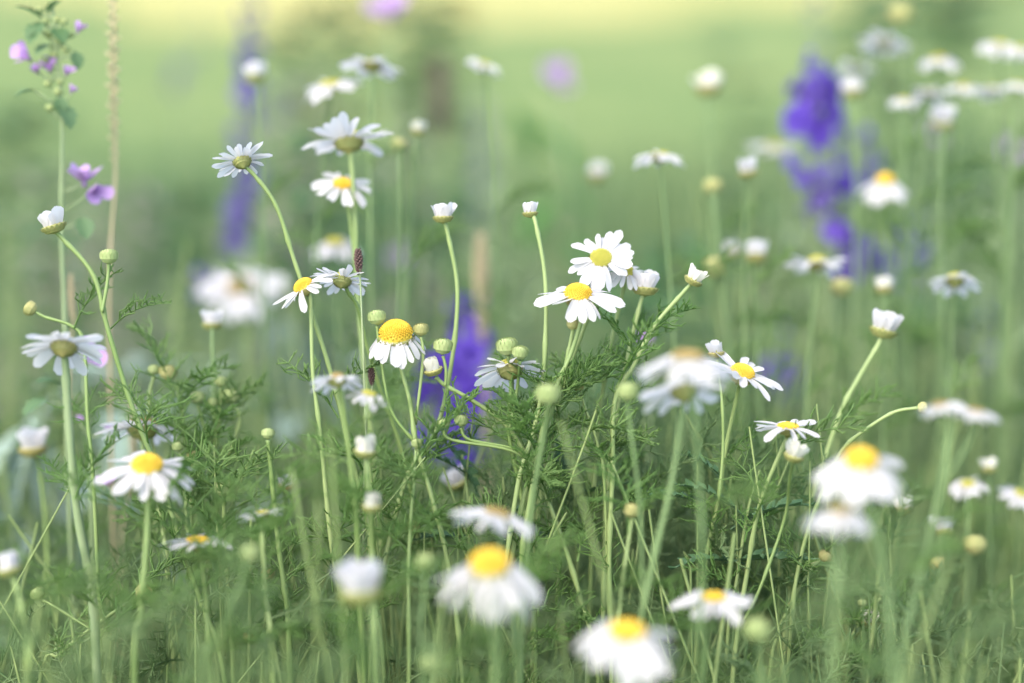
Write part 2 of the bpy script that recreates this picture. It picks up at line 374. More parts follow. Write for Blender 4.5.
daisy('white tipped bud on tall gently curving stalk left of the other tall bud', .87, [(443, 219), (448, 235), (457, 292), (449, 365), (434, 432), (412, 470), (396, 520), (380, 600), (370, 690)],
      [H(x=443, y=216, k='half', s=24, n=(-.03, 1, .1), np_=11)], leaves=5, cat='flower bud', lo=.45)
daisy('small white tipped bud on tall s curved stalk left of the daisy cluster', .86, [(531, 214), (536, 225), (546, 285), (545, 372), (533, 430), (522, 475), (505, 560), (490, 690)],
      [H(x=530, y=212, k='half', s=19, n=(-.08, 1, .1), np_=9)], leaves=6, cat='flower bud', lo=.35)
daisy('pale green bud on long diagonal stalk with two small buds beside it', .85, [(436, 377), (446, 386), (472, 400), (508, 425), (532, 468), (556, 524), (580, 600), (600, 690)],
      [H(x=433, y=369, k='half', s=23, n=(-.25, .9, .25), np_=10, droop=-12, cream=True), H(x=443, y=347, k='bud', s=19, n=(.1, 1, .2)), H(x=444, y=424, k='bud', s=12, n=(-.2, 1, .2)), H(x=461, y=421, k='bud', s=14, n=(.2, 1, .2))],
      [[(443, 356), (446, 370), (446, 386)], [(444, 430), (452, 440), (508, 450), (532, 468)], [(461, 428), (470, 440), (515, 450), (532, 468)]], leaves=6, lo=.35)
daisy('daisy with petals fanned downward behind two pale buds near the centre', .85, [(510, 371), (512, 384), (508, 430), (518, 480), (530, 560), (536, 690)],
      [H(x=510, y=369, s=76, n=(.0, .80, -.45), droop=12, disc=('dome', 'olive'), np_=15, gaps=.1), H(x=507, y=347, k='bud', s=21, n=(-.1, 1, .2), d=.845), H(x=520, y=353, k='bud', s=16, n=(.2, 1, .3), d=.84)],
      [[(508, 356, .845), (511, 380), (509, 410)], [(520, 361, .84), (517, 390), (509, 430)]], leaves=7, lo=.25)
daisy('front facing white daisy with olive yellow disc, largest in the centre cluster', .86, [(601, 262), (599, 285), (588, 315), (575, 352), (560, 395), (548, 450), (538, 540), (530, 690)],
      [H(x=601, y=258, s=70, n=(.02, .56, .82), droop=6, disc=('flat', 'olive'), np_=18)], leaves=6, w=(5.5, 7), lo=.35)
daisy('white daisy with yellow disc and thin spreading petals below the front facing one', .845, [(578, 298), (583, 312), (571, 352), (559, 385), (545, 420), (530, 500), (520, 600)],
      [H(x=578, y=295, s=90, n=(.02, .90, .42), droop=8, disc=('dome', 'yellow'), np_=14, gaps=.06)], leaves=6, lo=.35)
daisy('side facing daisy half hidden behind the front facing daisy at its right', .87, [(626, 276), (622, 295), (613, 340), (600, 400), (596, 470), (590, 600)],
      [H(x=626, y=272, s=52, n=(.15, .85, .45), droop=16, disc=('dome', 'olive'), np_=14)], leaves=5, lo=.35)
daisy('plump half open bud with pinkish base at right of the centre cluster', .87, [(644, 292), (640, 305), (628, 352), (618, 410), (608, 500), (604, 600)],
      [H(x=645, y=287, k='half', s=31, n=(.08, 1, .05), np_=12)], leaves=6, cat='flower bud', lo=.25)
daisy('small half open bud on slanting stalk right of the centre cluster', .85, [(691, 284), (682, 294), (655, 328), (632, 365), (615, 402), (612, 470), (610, 560), (612, 690)],
      [H(x=694, y=279, k='half', s=23, n=(.45, .85, .2), np_=9, cream=True)], leaves=8, cat='flower bud', lo=.22)
daisy('tiny brown bud on stiff pale stalk below the yellow disc daisy', .85, [(573, 329), (570, 345), (560, 385), (545, 430), (525, 500), (505, 600), (490, 690)],
      [H(x=573, y=325, k='budy', s=13, n=(.1, 1, .1))], leaves=6, cat='flower bud', lo=.25)
daisy('sharp white daisy with petals swept to the right beside blurred white blooms', .85, [(739, 384), (737, 396), (727, 445), (716, 505), (706, 570), (694, 690)],
      [H(x=742, y=374, s=80, n=(.28, .86, .28), droop=-8, disc=('dome', 'yellow'), np_=16), H(x=716, y=352, k='half', s=20, n=(-.1, 1, .1), np_=9, d=.86)], [[(717, 358, .86), (722, 400), (722, 450), (717, 500)]], leaves=6, lo=.3)
daisy('flat side on daisy with white bud tucked below its centre', .835, [(788, 431), (786, 440), (762, 500), (748, 570), (730, 690)],
      [H(x=788, y=427, s=68, n=(.02, .98, .18), droop=1, disc=('flat', 'yellow'), np_=14), H(x=794, y=455, k='half', s=24, d=.81, n=(.25, .9, .25), np_=9, cream=True)],
      [[(793, 461, .81), (790, 478, .82), (784, 520), (760, 590), (745, 620)]], leaves=7, lo=.2)
daisy('half open white bud on slanting stalk alone at right', .9, [(882, 334), (878, 345), (860, 378), (843, 410), (820, 470), (795, 560), (780, 690)],
      [H(x=884, y=329, k='half', s=33, n=(.25, .95, .1), np_=11)], leaves=4, cat='flower bud', lo=.45, w=(5.5, 7))
daisy('edge on daisy with thin white petals low at left', .80, [(200, 543), (201, 552), (206, 600), (210, 690)],
      [H(x=198, y=541, s=72, n=(.02, .985, .12), droop=2, disc=('flat', 'yellow'), np_=12, gaps=.15)], leaves=6, lo=.05, hi=.6)
daisy('small edge on daisy right of the other edge on daisy at left', .80, [(263, 516), (262, 528), (268, 600), (272, 690)],
      [H(x=263, y=513, s=42, n=(-.05, .98, .05), droop=-8, disc=('flat', 'olive'), np_=14)], leaves=6, lo=.05, hi=.6)
daisy('tiny white bud above the small edge on daisy', .92, [(286, 487), (285, 500), (282, 560), (285, 640)],
      [H(x=286, y=485, k='half', s=18, n=(.1, 1, .1), np_=9)], leaves=4, cat='flower bud', lo=.1, hi=.6)
daisy('bare pale stalk topped by tiny bud crossing the low left edge on daisies', .84, [(268, 440), (271, 470), (280, 550), (287, 610), (292, 690)],
      [H(x=268, y=434, k='bud', s=13, n=(0, 1, 0))], leaves=3, cat='flower bud', w=(5, 8), lo=.3)
# clusters of green buds at left
daisy('branching stalk with a cluster of small pale green buds at left', .90, [(213, 408), (216, 425), (217, 470), (222, 530), (222, 620)],
      [H(x=213, y=403, k='bud', s=11, n=(0, 1, .1)), H(x=198, y=398, k='bud', s=15, n=(-.2, 1, .1)), H(x=231, y=397, k='bud', s=18, n=(.2, 1, .1)), H(x=221, y=382, k='bud', s=13, n=(.1, 1, .1))],
      [[(198, 405), (204, 425), (217, 450)], [(231, 405), (240, 420), (222, 470)], [(221, 389), (220, 410), (216, 440)]], leaves=10, lo=.08, hi=.6, cat='flower bud')
daisy('two pale green buds side by side above the blurred daisy at left', .90, [(168, 381), (178, 392), (186, 430), (190, 500), (190, 600)],
      [H(x=168, y=373, k='budy', s=18, n=(.2, 1, .1)), H(x=154, y=370, k='bud', s=12, n=(-.1, 1, .1))], [[(154, 376), (149, 400), (151, 440), (168, 500), (190, 530)]], leaves=8, lo=.15, hi=.6, cat='flower bud')
daisy('fluffy pale bud among leaves right of the orange centred daisy', .86, [(224, 496), (224, 510), (228, 570), (232, 690)],
      [H(x=224, y=489, k='bud', s=19, n=(0, 1, .15))], leaves=7, lo=.05, hi=.5, cat='flower bud')
daisy('forked low stalk with yellowish bud left of the edge on daisy', .84, [(137, 597), (125, 605), (95, 625), (60, 655), (40, 690)],
      [H(x=143, y=593, k='budy', s=17, n=(.6, .7, .2)), H(x=38, y=594, k='bud', s=15, n=(-.4, .9, .2))], [[(43, 600), (60, 610), (90, 628)]], leaves=4, lo=.1, hi=.7, cat='flower bud', w=(4, 5))
daisy('tiny yellow green bud low beside tangled stems at bottom left', .87, [(249, 641), (248, 655), (246, 690)],
      [H(x=249, y=637, k='budy', s=13, n=(0, 1, .1))], leaves=4, lo=.02, hi=.4, cat='flower bud', w=(3.5, 5))
daisy('small white budded sprig leaning over at bottom right', .88, [(866, 627), (858, 634), (832, 656), (802, 690)],
      [H(x=868, y=620, k='half', s=20, n=(.25, .8, .3), np_=9, cream=True), H(x=882, y=592, k='bud', s=12, n=(.3, .9, .1)), H(x=862, y=603, k='bud', s=9, n=(.0, .9, .1))], [[(881, 598), (868, 612), (840, 650)], [(862, 607), (857, 625)]], leaves=5, lo=.03, hi=.4, cat='flower bud', w=(4, 5))
daisy('stalk with yellowish bud and row of tiny buds at lower right', .87, [(820, 561), (812, 568), (792, 600), (778, 640), (766, 690)],
      [H(x=825, y=557, k='budy', s=14, n=(.6, .7, .2)), H(x=812, y=563, k='bud', s=9, n=(0, 1, .2)), H(x=803, y=570, k='bud', s=9, n=(-.2, 1, .2)), H(x=790, y=606, k='budy', s=10, n=(-.2, 1, .2))], leaves=6, lo=.05, hi=.5, cat='flower bud', w=(4, 5))
daisy('cream bud between stalks below the yellow domed daisy', .79, [(366, 460), (368, 480), (372, 560), (378, 690)],
      [H(x=365, y=450, k='half', s=27, n=(.1, .9, .2), np_=10, droop=-14, cream=True), H(x=372, y=505, k='half', s=24, n=(0, 1, .2), np_=10, droop=-16, cream=True, d=.77)], [[(372, 513, .77), (374, 560), (376, 620)]], leaves=3, cat='flower bud')
daisy('white bud nodding above the blurred tilted daisy near bottom centre', .93, [(458, 487), (462, 500), (470, 570), (474, 690)],
      [H(x=457, y=482, k='half', s=26, n=(-.4, .8, .2), np_=10)], leaves=4, cat='flower bud', lo=.1, hi=.6)
daisy('tight green bud with tiny tuft at lower centre left', .87, [(413, 530), (412, 545), (406, 600), (400, 690)],
      [H(x=413, y=527, k='budy', s=14, n=(0, 1, .2))], leaves=5, cat='flower bud', lo=.03, hi=.5, w=(4, 5))
daisy('tan bud on thin stalk above the blurred bottom centre daisy at right', .80, [(632, 518), (628, 545), (622, 600), (618, 690)], [H(x=632, y=511, k='budy', s=17, n=(.1, 1, .2))], leaves=3, cat='flower bud', lo=.03, hi=.4, w=(4, 5))
daisy('small tan bud between the two lower left stalks, right of the tiny topped stalk', .88, [(268, 580), (267, 600), (262, 690)], [H(x=268, y=575, k='budy', s=13, n=(.1, 1, .2))], leaves=4, cat='flower bud', lo=.03, hi=.4, w=(3.5, 5))
daisy('blurred yellow green bud on a slanting front stalk at lower left', .72, [(249, 562), (238, 590), (214, 650), (200, 690)], [H(x=251, y=553, k='bud', s=20, n=(.3, .9, .2))], leaves=2, cat='flower bud', lo=.3, w=(6, 8), m='stemfar')
daisy('pale bud with open green scales right of the blurred low daisy pair', .83, [(416, 450), (414, 480), (410, 560), (408, 690)], [H(x=417, y=444, k='bud', s=12, n=(.1, 1, .2))], leaves=5, cat='flower bud', lo=.1, hi=.5, w=(3.5, 5))
daisy('tiny dark brown bud among the feathery leaves below the centre cluster', .86, [(581, 392), (586, 410), (600, 450), (606, 520)], [H(x=579, y=387, k='budy', s=11, n=(-.3, .9, .3))], leaves=4, cat='flower bud', lo=.1, hi=.5, w=(3, 4.5))
daisy('cluster of two green buds low beneath the pale fluffy bud at left', .88, [(180, 452), (184, 480), (190, 560), (194, 690)], [H(x=178, y=447, k='bud', s=12, n=(-.1, 1, .2)), H(x=192, y=456, k='budy', s=11, n=(.2, 1, .2))], [[(192, 461), (191, 480), (187, 510)]], leaves=6, cat='flower bud', lo=.05, hi=.5, w=(3.5, 5))
# ---- out of focus in the foreground
F = 'blurred daisies nearest the lens'
daisy('large blurred daisy with yellow dome at bottom centre', .695, [(492, 566), (494, 600), (497, 690)], [H(x=490, y=566, s=108, n=(-.02, .90, .42), droop=42, disc=('dome', 'yellow'), np_=15)], w=(9.4, 10.1), m='stemfar', leaves=3, group=F, lo=.3)
daisy('large blurred daisy with pale yellow top cut by the bottom edge', .68, [(628, 634), (622, 690)], [H(x=627, y=632, s=110, n=(.02, .93, .34), droop=32, disc=('flat', 'yellow'), np_=14)], w=(6.5, 7.9), m='stemfar', leaves=2, group=F, lo=.3)
daisy('blurred tilted white daisy just above the large domed one', .735, [(497, 515), (500, 540), (512, 600), (520, 690)], [H(x=497, y=514, s=88, n=(.22, .94, .06), droop=18, disc=('flat', 'brown'), np_=15)], w=(5.0, 6.5), m='stemfar', leaves=3, group=F)
daisy('small blurred white bloom at lower left centre, closed and cup shaped', .70, [(362, 588), (372, 610), (376, 690)], [H(x=361, y=590, k='half', s=50, n=(-.05, .98, .1), np_=15, droop=12)], w=(5.0, 5.8), m='stemfar', leaves=3, group=F)
daisy('blurred flat daisy seen edge on at lower right of centre', .745, [(714, 600), (712, 620), (704, 690)], [H(x=714, y=598, s=80, n=(.0, .965, .22), droop=10, disc=('flat', 'yellow'), np_=15)], w=(4.3, 5.8), m='stemfar', leaves=3, group=F, lo=.2)
daisy('blurred daisy with orange dome and hanging petals at right', .70, [(862, 463), (866, 490), (880, 560), (892, 690)], [H(x=861, y=462, s=98, n=(.02, .92, .38), droop=36, disc=('dome', 'yellow'), np_=15)], w=(5.8, 7.9), m='stemfar', leaves=2, group=F, lo=.4)
daisy('blurred white bloom without visible disc under the orange domed daisy', .67, [(840, 524), (838, 560), (828, 690)], [H(x=840, y=512, s=74, n=(-.02, .97, .04), droop=26, disc=('flat', 'brown'), np_=15)], w=(6.5, 7.9), m='stemfar', leaves=2, group=F, lo=.4)
daisy('blurred wide daisy pair at the right edge of the picture', .72, [(948, 410), (950, 435), (935, 510), (915, 600), (900, 690)], [H(x=940, y=405, s=52, n=(-.15, .92, .08), droop=16, disc=('flat', 'brown'), np_=14), H(x=976, y=411, s=48, n=(.15, .92, .1), droop=20, disc=('flat', 'brown'), np_=14)], [[(976, 415), (970, 440), (944, 480)]], w=(5.8, 7.9), m='stemfar', leaves=2, group=F, lo=.4)
daisy('large blurred white bloom pressed against the sharp right hand daisy', .72, [(690, 372), (694, 400), (700, 480), (702, 600)], [H(x=688, y=357, s=98, n=(.03, .95, .12), droop=30, disc=('flat', 'brown'), np_=16)], w=(4.3, 5.8), m='stemfar', leaves=2, group=F, lo=.5)
daisy('blurred daisy seen from behind on thick grey stalk at centre right', .755, [(684, 394), (683, 412), (672, 490), (650, 580), (632, 690)], [H(x=684, y=390, s=82, n=(-.06, .80, -.42), droop=6, disc=('flat', 'brown'), np_=14, gaps=.1)], w=(6.5, 8.6), m='stemfar', leaves=2, group=F, lo=.5)
daisy('thin arching stalk with drooping bud bending in from the right', .84, [(918, 408), (895, 412), (868, 427), (842, 452), (820, 500), (800, 560), (790, 650)], [H(x=922, y=408, k='budy', s=12, n=(1, .1, 0))], w=(4.5, 5.5), leaves=3, cat='flower bud', lo=.5)
daisy('blurred grey brown bud in front of the stalks at the centre', .765, [(548, 405), (545, 430), (530, 520), (520, 690)], [H(x=548, y=395, k='bud', s=25, n=(0, 1, .2))], w=(5, 6), m='stemfar', leaves=2, group='blurred buds nearest the lens', cat='flower bud', lo=.4)
daisy('blurred cream green bud below the slanting bud at centre right', .765, [(628, 402), (630, 425), (640, 520), (642, 690)], [H(x=628, y=392, k='bud', s=22, n=(0, 1, .2))], w=(4, 5), m='stemfar', leaves=2, group='blurred buds nearest the lens', cat='flower bud', lo=.4)
daisy('blurred fuzzy yellow green seed head near the bottom right', .70, [(757, 640), (757, 660), (755, 690)], [H(x=757, y=630, k='gone', s=27, n=(0, 1, .2))], w=(5, 6), m='stemfar', leaves=2, group='blurred buds nearest the lens', cat='seed head', lo=.4)
daisy('blurred greenish bud on upright stalk left of the large domed daisy', .73, [(425, 570), (424, 600), (422, 690)], [H(x=425, y=562, k='bud', s=20, n=(0, 1, .2))], w=(5, 6), m='stemfar', leaves=2, group='blurred buds nearest the lens', cat='flower bud', lo=.4)
daisy('blurred pale bud beside the large bottom daisy, lowest of the buds', .70, [(430, 668), (428, 690)], [H(x=430, y=664, k='bud', s=20, n=(0, 1, .2))], w=(5, 6), m='stemfar', leaves=2, group='blurred buds nearest the lens', cat='flower bud', lo=.4)
daisy('white bud on curving stalk at the lower left edge', .76, [(12, 575), (20, 600), (28, 650), (32, 690)], [H(x=9, y=568, k='half', s=30, n=(-.2, .95, .1), np_=11, droop=-4)], w=(7, 8), leaves=2, cat='flower bud', lo=.2)
daisy('half open white bloom with brownish base at the left edge', .95, [(34, 452), (40, 470), (46, 540), (48, 640)], [H(x=33, y=447, k='half', s=34, n=(-.1, 1, .1), np_=12, droop=8)], leaves=3, cat='daisy')
# ---- out of focus behind
B = 'blurred daisies behind the sharp ones'
def far(label, px, py, s, d, k='open', n=(0, .9, -.2), droop=10, disc=('flat', 'olive'), lean=None, **kw):
    d = .85 + (d - .85) * .72
    dx = lean if lean is not None else RU(-18, 18)
    main = [(px, py + s * .08 if k == 'open' else py + s * .3), (px + dx * .1, py + s * .45), (px + dx * .6, py + 110), (px + dx, py + 230)]
    return daisy(label, d, main, [H(x=px, y=py, k=k, s=s * (1.1 if k == 'open' else 1), n=n, **({'droop': droop, 'disc': disc, 'np_': 15} if k == 'open' else {'np_': 11} if k == 'half' else {}), **kw)],
                 w=(3.0, 3.6), leaves=3 if d < 1.3 else 0, m='stemfar', group=B, cat='daisy' if k == 'open' else 'flower bud', lo=.4)
far('large blurred daisy with tan disc left of the ragged sideways daisy', 240, 287, 80, 1.36, n=(0, .75, .6), disc=('flat', 'brown'), droop=8)
far('blurred white bloom under the small orange disc daisy at left centre', 335, 242, 50, 1.12, n=(0, .8, .3), droop=30, disc=('flat', 'olive'))
far('cream white bud on straight stalk left of the tall arching stalk', 212, 323, 24, .97, k='half', n=(0, 1, .1), lean=2)
far('blurred daisy high at left centre, right hand one of the upper pair', 372, 64, 58, 1.06, n=(.1, .96, -.10), droop=10)
far('blurred daisy high at left centre, left hand one of the upper pair', 330, 84, 58, 1.07, n=(-.15, .85, .25), droop=12, disc=('flat', 'olive'))
far('small blurred white daisy tilted right at top centre', 484, 64, 36, 1.14, n=(.35, .85, .2), droop=14)
far('small cream bud in front of the faint violet spike at upper left', 255, 77, 24, 1.14, k='half')
far('blurred side on daisy with white comb of petals at upper right of centre', 660, 155, 50, 1.03, n=(0, .99, -.04), droop=14)
far('small round white bud left of the strong violet spike', 748, 171, 24, 1.06, k='half', n=(-.2, 1, .2))
far('pale daisy with yellow top before the violet spike at right', 885, 181, 44, 1.14, n=(0, .9, .35), droop=46, disc=('dome', 'yellow'))
far('faint cream bud high at right of centre on its own', 708, 88, 28, 1.24, k='half', cream=True)
far('faint flat whitish daisy left of the violet spike', 774, 146, 50, 1.33, n=(0, .95, .2), droop=6)
far('pale daisy high at right above the row of small daisies', 884, 42, 48, 1.28, n=(.05, .9, -.2), droop=10)
far('dim pale bloom just left of the violet spike top, right of a bud', 855, 68, 36, 1.32, n=(0, .9, -.2), droop=4)
far('cream bud below the dim pale bloom by the violet spike', 853, 92, 24, 1.22, k='half')
far('white daisy with creamy middle high at right beside the dark shrub', 938, 58, 42, 1.22, n=(-.1, .85, .2), droop=30, disc=('flat', 'olive'))
far('white daisy near the top right corner', 1000, 44, 46, 1.22, n=(.1, .85, .2), droop=22)
far('daisy cut by the right edge near the top', 1020, 48, 34, 1.18, n=(.1, .85, .2), droop=30)
far('small pale blue white daisy, leftmost of the row at upper right', 904, 99, 32, 1.18, n=(0, .85, .2), droop=24)
far('small pale blue white daisy, second from left in the row at upper right', 930, 91, 34, 1.2, n=(.1, .85, -.2), droop=16)
far('small white daisy in the middle of the row at upper right', 964, 86, 38, 1.18, n=(0, .85, .2), droop=22, disc=('flat', 'olive'))
far('small white daisy right of the middle of the row at upper right', 992, 88, 32, 1.2, n=(.05, .85, -.1), droop=22)
far('small white daisy at the right edge, last of the upper row', 1018, 84, 34, 1.18, n=(.1, .85, .1), droop=18)
far('round white bud hanging below the row of small daisies', 943, 122, 28, 1.16, k='half', n=(0, .9, .3))
far('faint yellowish bud at the very top right of the violet spike', 901, 16, 22, 1.3, k='budy')
far('flat white daisy with yellow rim below the violet spike', 817, 263, 54, 1.06, n=(0, .97, -.08), droop=4, disc=('dome', 'olive'))
far('round white bud left of the flat daisy below the violet spike', 755, 256, 28, 1.08, k='half')
far('dim yellowish bud left of the round white bud at right of centre', 715, 268, 22, 1.1, k='budy')
far('dim yellowish bud right below the flat daisy', 842, 288, 21, 1.09, k='budy')
far('small cream bud between the flat daisy and the far right daisy', 884, 288, 21, 1.08, k='half', cream=True)
far('white daisy with backswept petals at far right middle height', 955, 280, 50, 1.01, n=(.08, .84, -.30), droop=12, disc=('dome', 'olive'))
far('lilac white daisy low at the right edge with bud above it', 968, 484, 42, 1.03, n=(-.1, .85, .3), droop=14, disc=('flat', 'olive'))
far('cream bud above the low lilac white daisy at right', 989, 468, 18, 1.02, k='half', cream=True)
far('white daisy cut by the right edge at lower height', 1020, 494, 40, 1.03, n=(.3, .7, .3), droop=18)
far('small cream bud below the blurred orange domed daisy at right', 903, 508, 20, .99, k='half', cream=True)
far('round white bud below the low lilac white daisy', 942, 530, 24, 1.0, k='half')
far('small yellow bud under the round white bud at lower right', 937, 563, 16, .99, k='budy')
far('faint blurred seed bud at lower right of the round white bud', 975, 546, 22, .99, k='budy')
far('tiny pale bud right of the wide underside daisy', 418, 131, 17, 1.08, k='half', cream=True)
far('tiny greenish bud touching the wide underside daisy at right', 399, 146, 15, 1.07, k='budy')
far('faint whitish bud alone left of the side on comb petal daisy', 597, 175, 20, 1.3, k='half')
far('small tan bud left of the pale daisy with yellow top', 713, 187, 18, 1.12, k='budy')
far('tiny white bud just left of the round white bud at right of centre', 732, 252, 16, 1.2, k='half')

# ---------------------------------------------------------------- other plants
def larkspur(label, d, top, bottom, wpx, nfl, m='violet', seed=1, gappy=.2, wob=14):
    r = random.Random(seed); pts = [P(top[0], top[1], d), P((top[0] * .6 + bottom[0] * .4), top[1] * .6 + bottom[1] * .4, d), P(bottom[0], bottom[1], d)]
    pts += to_ground(pts[-1], pts[-1] - pts[-2], .2); base = pts[-1].copy()
    root = thing('larkspur', base, label, 'larkspur', 'violet larkspur spikes')
    c = stem_mesh('stem', pts, 3.5 if d < 1.6 else 2.5, 4.5, d, base, root, 'stemgrey')
    S = wpx * K * d * .52; i0 = r.random() * 6
    for i in range(nfl):
        if r.random() < gappy: continue
        t = i / max(1, nfl - 1); py = top[1] + (bottom[1] - top[1]) * t
        x = top[0] + (bottom[0] - top[0]) * t; p = P(x + r.uniform(-.5, .5) * wob, py + r.uniform(-5, 5), d); az = i0 + i * 2.4
        dr = Vector((math.cos(az), math.sin(az), r.uniform(-.1, .35))).normalized()
        s = S * (.45 + .55 * min(1, t * 2.2)) * r.uniform(.55, 1.3)
        mx = frame(dr, p + dr * s * .55 - base, r.uniform(0, 6), s)
        link('floret', LARK['dimviolet' if m == 'violet' and r.random() < .3 else m], root, mx)
    return root
def lark_mb():
    mb = MB()
    for i in range(5):
        b = petal_mb(40 + i, .34, -.15, .08); mb.addm(b, Matrix.Rotation(i * 2 * math.pi / 5, 4, 'Z') @ Matrix.Rotation(R(-18), 4, 'Y') @ Matrix.Scale(.62, 4))
    for i in range(3):
        b = petal_mb(50 + i, .3, .3, .1); mb.addm(b, Matrix.Rotation(i * 2.1 + .5, 4, 'Z') @ Matrix.Rotation(R(-60), 4, 'Y') @ Matrix.Scale(.36, 4))
    mb.tube([Vector((0, 0, .02)), Vector((.05, 0, -.25)), Vector((.2, 0, -.5)), Vector((.38, 0, -.6))], [.07, .06, .04, .015], 6)
    return mb
_l = lark_mb(); LARK = {k: _l.mesh('floret', M[k]) for k in ('violet', 'greyviolet', 'dimviolet')}
larkspur('strong violet larkspur spike, tallest at right', 1.24, (814, 52), (828, 164), 44, 34, seed=3, gappy=.36, wob=34)
larkspur('violet larkspur lower behind the tall spike, bent to the right', 1.24, (806, 164), (868, 268), 48, 44, seed=4, gappy=.3, wob=30)
larkspur('short violet larkspur tuft right of the tall spike', 1.3, (864, 128), (862, 200), 38, 20, 'violet', seed=5, gappy=.3, wob=26)
larkspur('violet larkspur low behind the yellow domed daisy', 1.13, (466, 300), (448, 460), 58, 38, seed=6, gappy=.15, wob=34)
larkspur('short violet larkspur at the foot of the spike behind the domed daisy', 1.2, (474, 428), (472, 462), 40, 8, seed=16)
larkspur('faint violet larkspur standing tall at upper left', 1.55, (253, -12), (238, 250), 32, 52, 'dimviolet', seed=7, gappy=.15, wob=10)
larkspur('faint greyish larkspur left of the tall upper left spike', 2.3, (200, 5), (182, 95), 26, 14, 'greyviolet', seed=8, gappy=.4)
larkspur('grey violet larkspur tip rising above the strong violet spike', 1.6, (815, -5), (819, 75), 24, 16, 'greyviolet', seed=9, gappy=.35)
larkspur('small violet larkspur at far right below the daisy row', 1.5, (987, 310), (983, 365), 24, 9, seed=10)
larkspur('dim violet larkspur behind the sharp right hand daisy', 1.45, (778, 325), (780, 405), 36, 12, seed=11)
larkspur('faint violet larkspur between the spike and the right edge', 1.8, (914, 215), (910, 285), 30, 12, seed=12, gappy=.2)
larkspur('dim violet larkspur peeping above the large tan disc daisy', 1.3, (207, 264), (205, 300), 30, 7, seed=13)
larkspur('faint violet larkspur right of the tall upper left spike', 2.2, (282, 80), (272, 135), 26, 10, 'greyviolet', seed=14)
# broad leaf
def broad_mb(L=1.0, W=.45, bend=.35, lob=0, seed=0, spiny=False):
    mb = MB(); N = 22 if spiny else 12; v = []; r = random.Random(seed)
    for i in range(N + 1):
        t = i / N; w_ = W * .5 * math.sin(math.pi * min(1, t * .93 + .05)) ** .8
        if spiny: w_ *= (.35 if i % 4 in (0, 3) else 1.1 if i % 4 == 2 else .7) * r.uniform(.8, 1.2)
        elif lob: w_ *= 1 + lob * math.sin(i * 2.1)
        z = -bend * t * t
        for u in (-1, -.5, 0, .5, 1):
            back = -.09 * abs(u) if spiny and i % 4 == 2 else 0
            v.append((t - back, u * w_, z + abs(u) * w_ * .3 + (r.uniform(-.02, .05) if spiny and abs(u) == 1 else 0)))
    mb.add(v, [(i * 5 + j, i * 5 + j + 1, i * 5 + j + 6, i * 5 + j + 5) for i in range(N) for j in range(4)])
    mb.tube([Vector((-.25, 0, -.02)), Vector((0, 0, 0)), Vector((.5, 0, -bend * .25 - .004))], [.018, .016, .006], 5)
    return mb
BROAD = [broad_mb(seed=i, W=.42 + .06 * i, bend=.2 + .15 * i, lob=.05).mesh('leaf', M['broad']) for i in range(3)]
GREYL = [broad_mb(seed=i, W=.30 + .05 * i, bend=.25 + .2 * i, lob=.1).mesh('leaf', M['greyleaf']) for i in range(3)]
WEED = [broad_mb(seed=i, W=.45 + .06 * i, bend=.2 + .15 * i, lob=.08).mesh('leaf', M['weed']) for i in range(3)]
THIS = [broad_mb(seed=i, W=.42, bend=.15 + .2 * i, spiny=True).mesh('leaf', M['thistle'], False) for i in range(3)]
def leafy(name, label, cat, d, path, leaves, meshes, w=6, m='stem', group=None, scatter=0, size=60, spread=18, seed=0):
    pts = [P(p[0], p[1], d) for p in path]; pts += to_ground(pts[-1], pts[-1] - pts[-2], .15); base = pts[-1].copy()
    root = thing(name, base, label, cat, group); c = stem_mesh('stem', pts, w * .6, w, d, base, root, m); r = random.Random(seed)
    for px, py, ln, dx, dy, dz in leaves:
        v = NV((dx, dy, dz)); q = v.to_track_quat('X', 'Z'); s = ln * K * d
        link('leaf', r.choice(meshes), root, Matrix.LocRotScale(P(px, py, d) - base, q, (s, s, s)))
    for i in range(scatter):
        p = c[int(r.uniform(.0, .75) * (len(c) - 1))]; az = i * 2.4
        s = size * K * d * r.uniform(.7, 1.2); q = Vector((math.cos(az), math.sin(az), r.uniform(-.1, .7))).to_track_quat('X', 'Z')
        link('leaf', r.choice(meshes), root, Matrix.LocRotScale(p - base + Vector((math.cos(az), math.sin(az), 0)) * spread * K * d * r.random(), q, (s, s, s)))
    return root
leafy('broad_leaved_plant', 'blurred plant with bright green drooping broad leaves behind the tall buds', 'plant', 1.75, [(545, 118), (560, 200), (552, 300)],
      [(512, 108, 62, .5, -.8, .2), (535, 125, 70, .7, -.5, .3), (545, 180, 66, .8, -.5, .2), (560, 200, 60, -.6, -.4, .4), (550, 235, 60, .7, -.3, .3)], BROAD)
leafy('grey_leaved_plant', 'grey green downy plant in shade at the left edge', 'plant', 1.08, [(40, 400), (38, 480), (30, 560)],
      [(45, 410, 110, -.5, -.8, .3), (40, 440, 120, .3, -.9, .3), (20, 430, 100, -.5, -.7, .5), (30, 480, 110, .7, -.6, .3), (10, 520, 100, .5, -.8, .2), (45, 380, 70, .7, .4, .2)], GREYL, w=9, m='stemgrey', scatter=8, size=90)
leafy('grey_leaved_plant', 'grey green downy plant behind the blurred tan disc daisy', 'plant', 1.35, [(275, 300), (285, 360), (290, 440)],
      [(262, 320, 100, .4, -.9, .2), (280, 320, 110, .5, -.8, .3), (300, 350, 100, .6, -.7, .2), (230, 360, 90, -.6, -.6, .3), (200, 380, 90, -.7, -.4, .3)], GREYL, w=9, m='stemgrey', scatter=10, size=90)
leafy('grey_leaved_plant', 'grey green downy plant behind the buds at lower left', 'plant', 1.3, [(130, 370), (128, 430), (120, 500)], [], GREYL, w=8, m='stemgrey', scatter=14, size=90, seed=3)
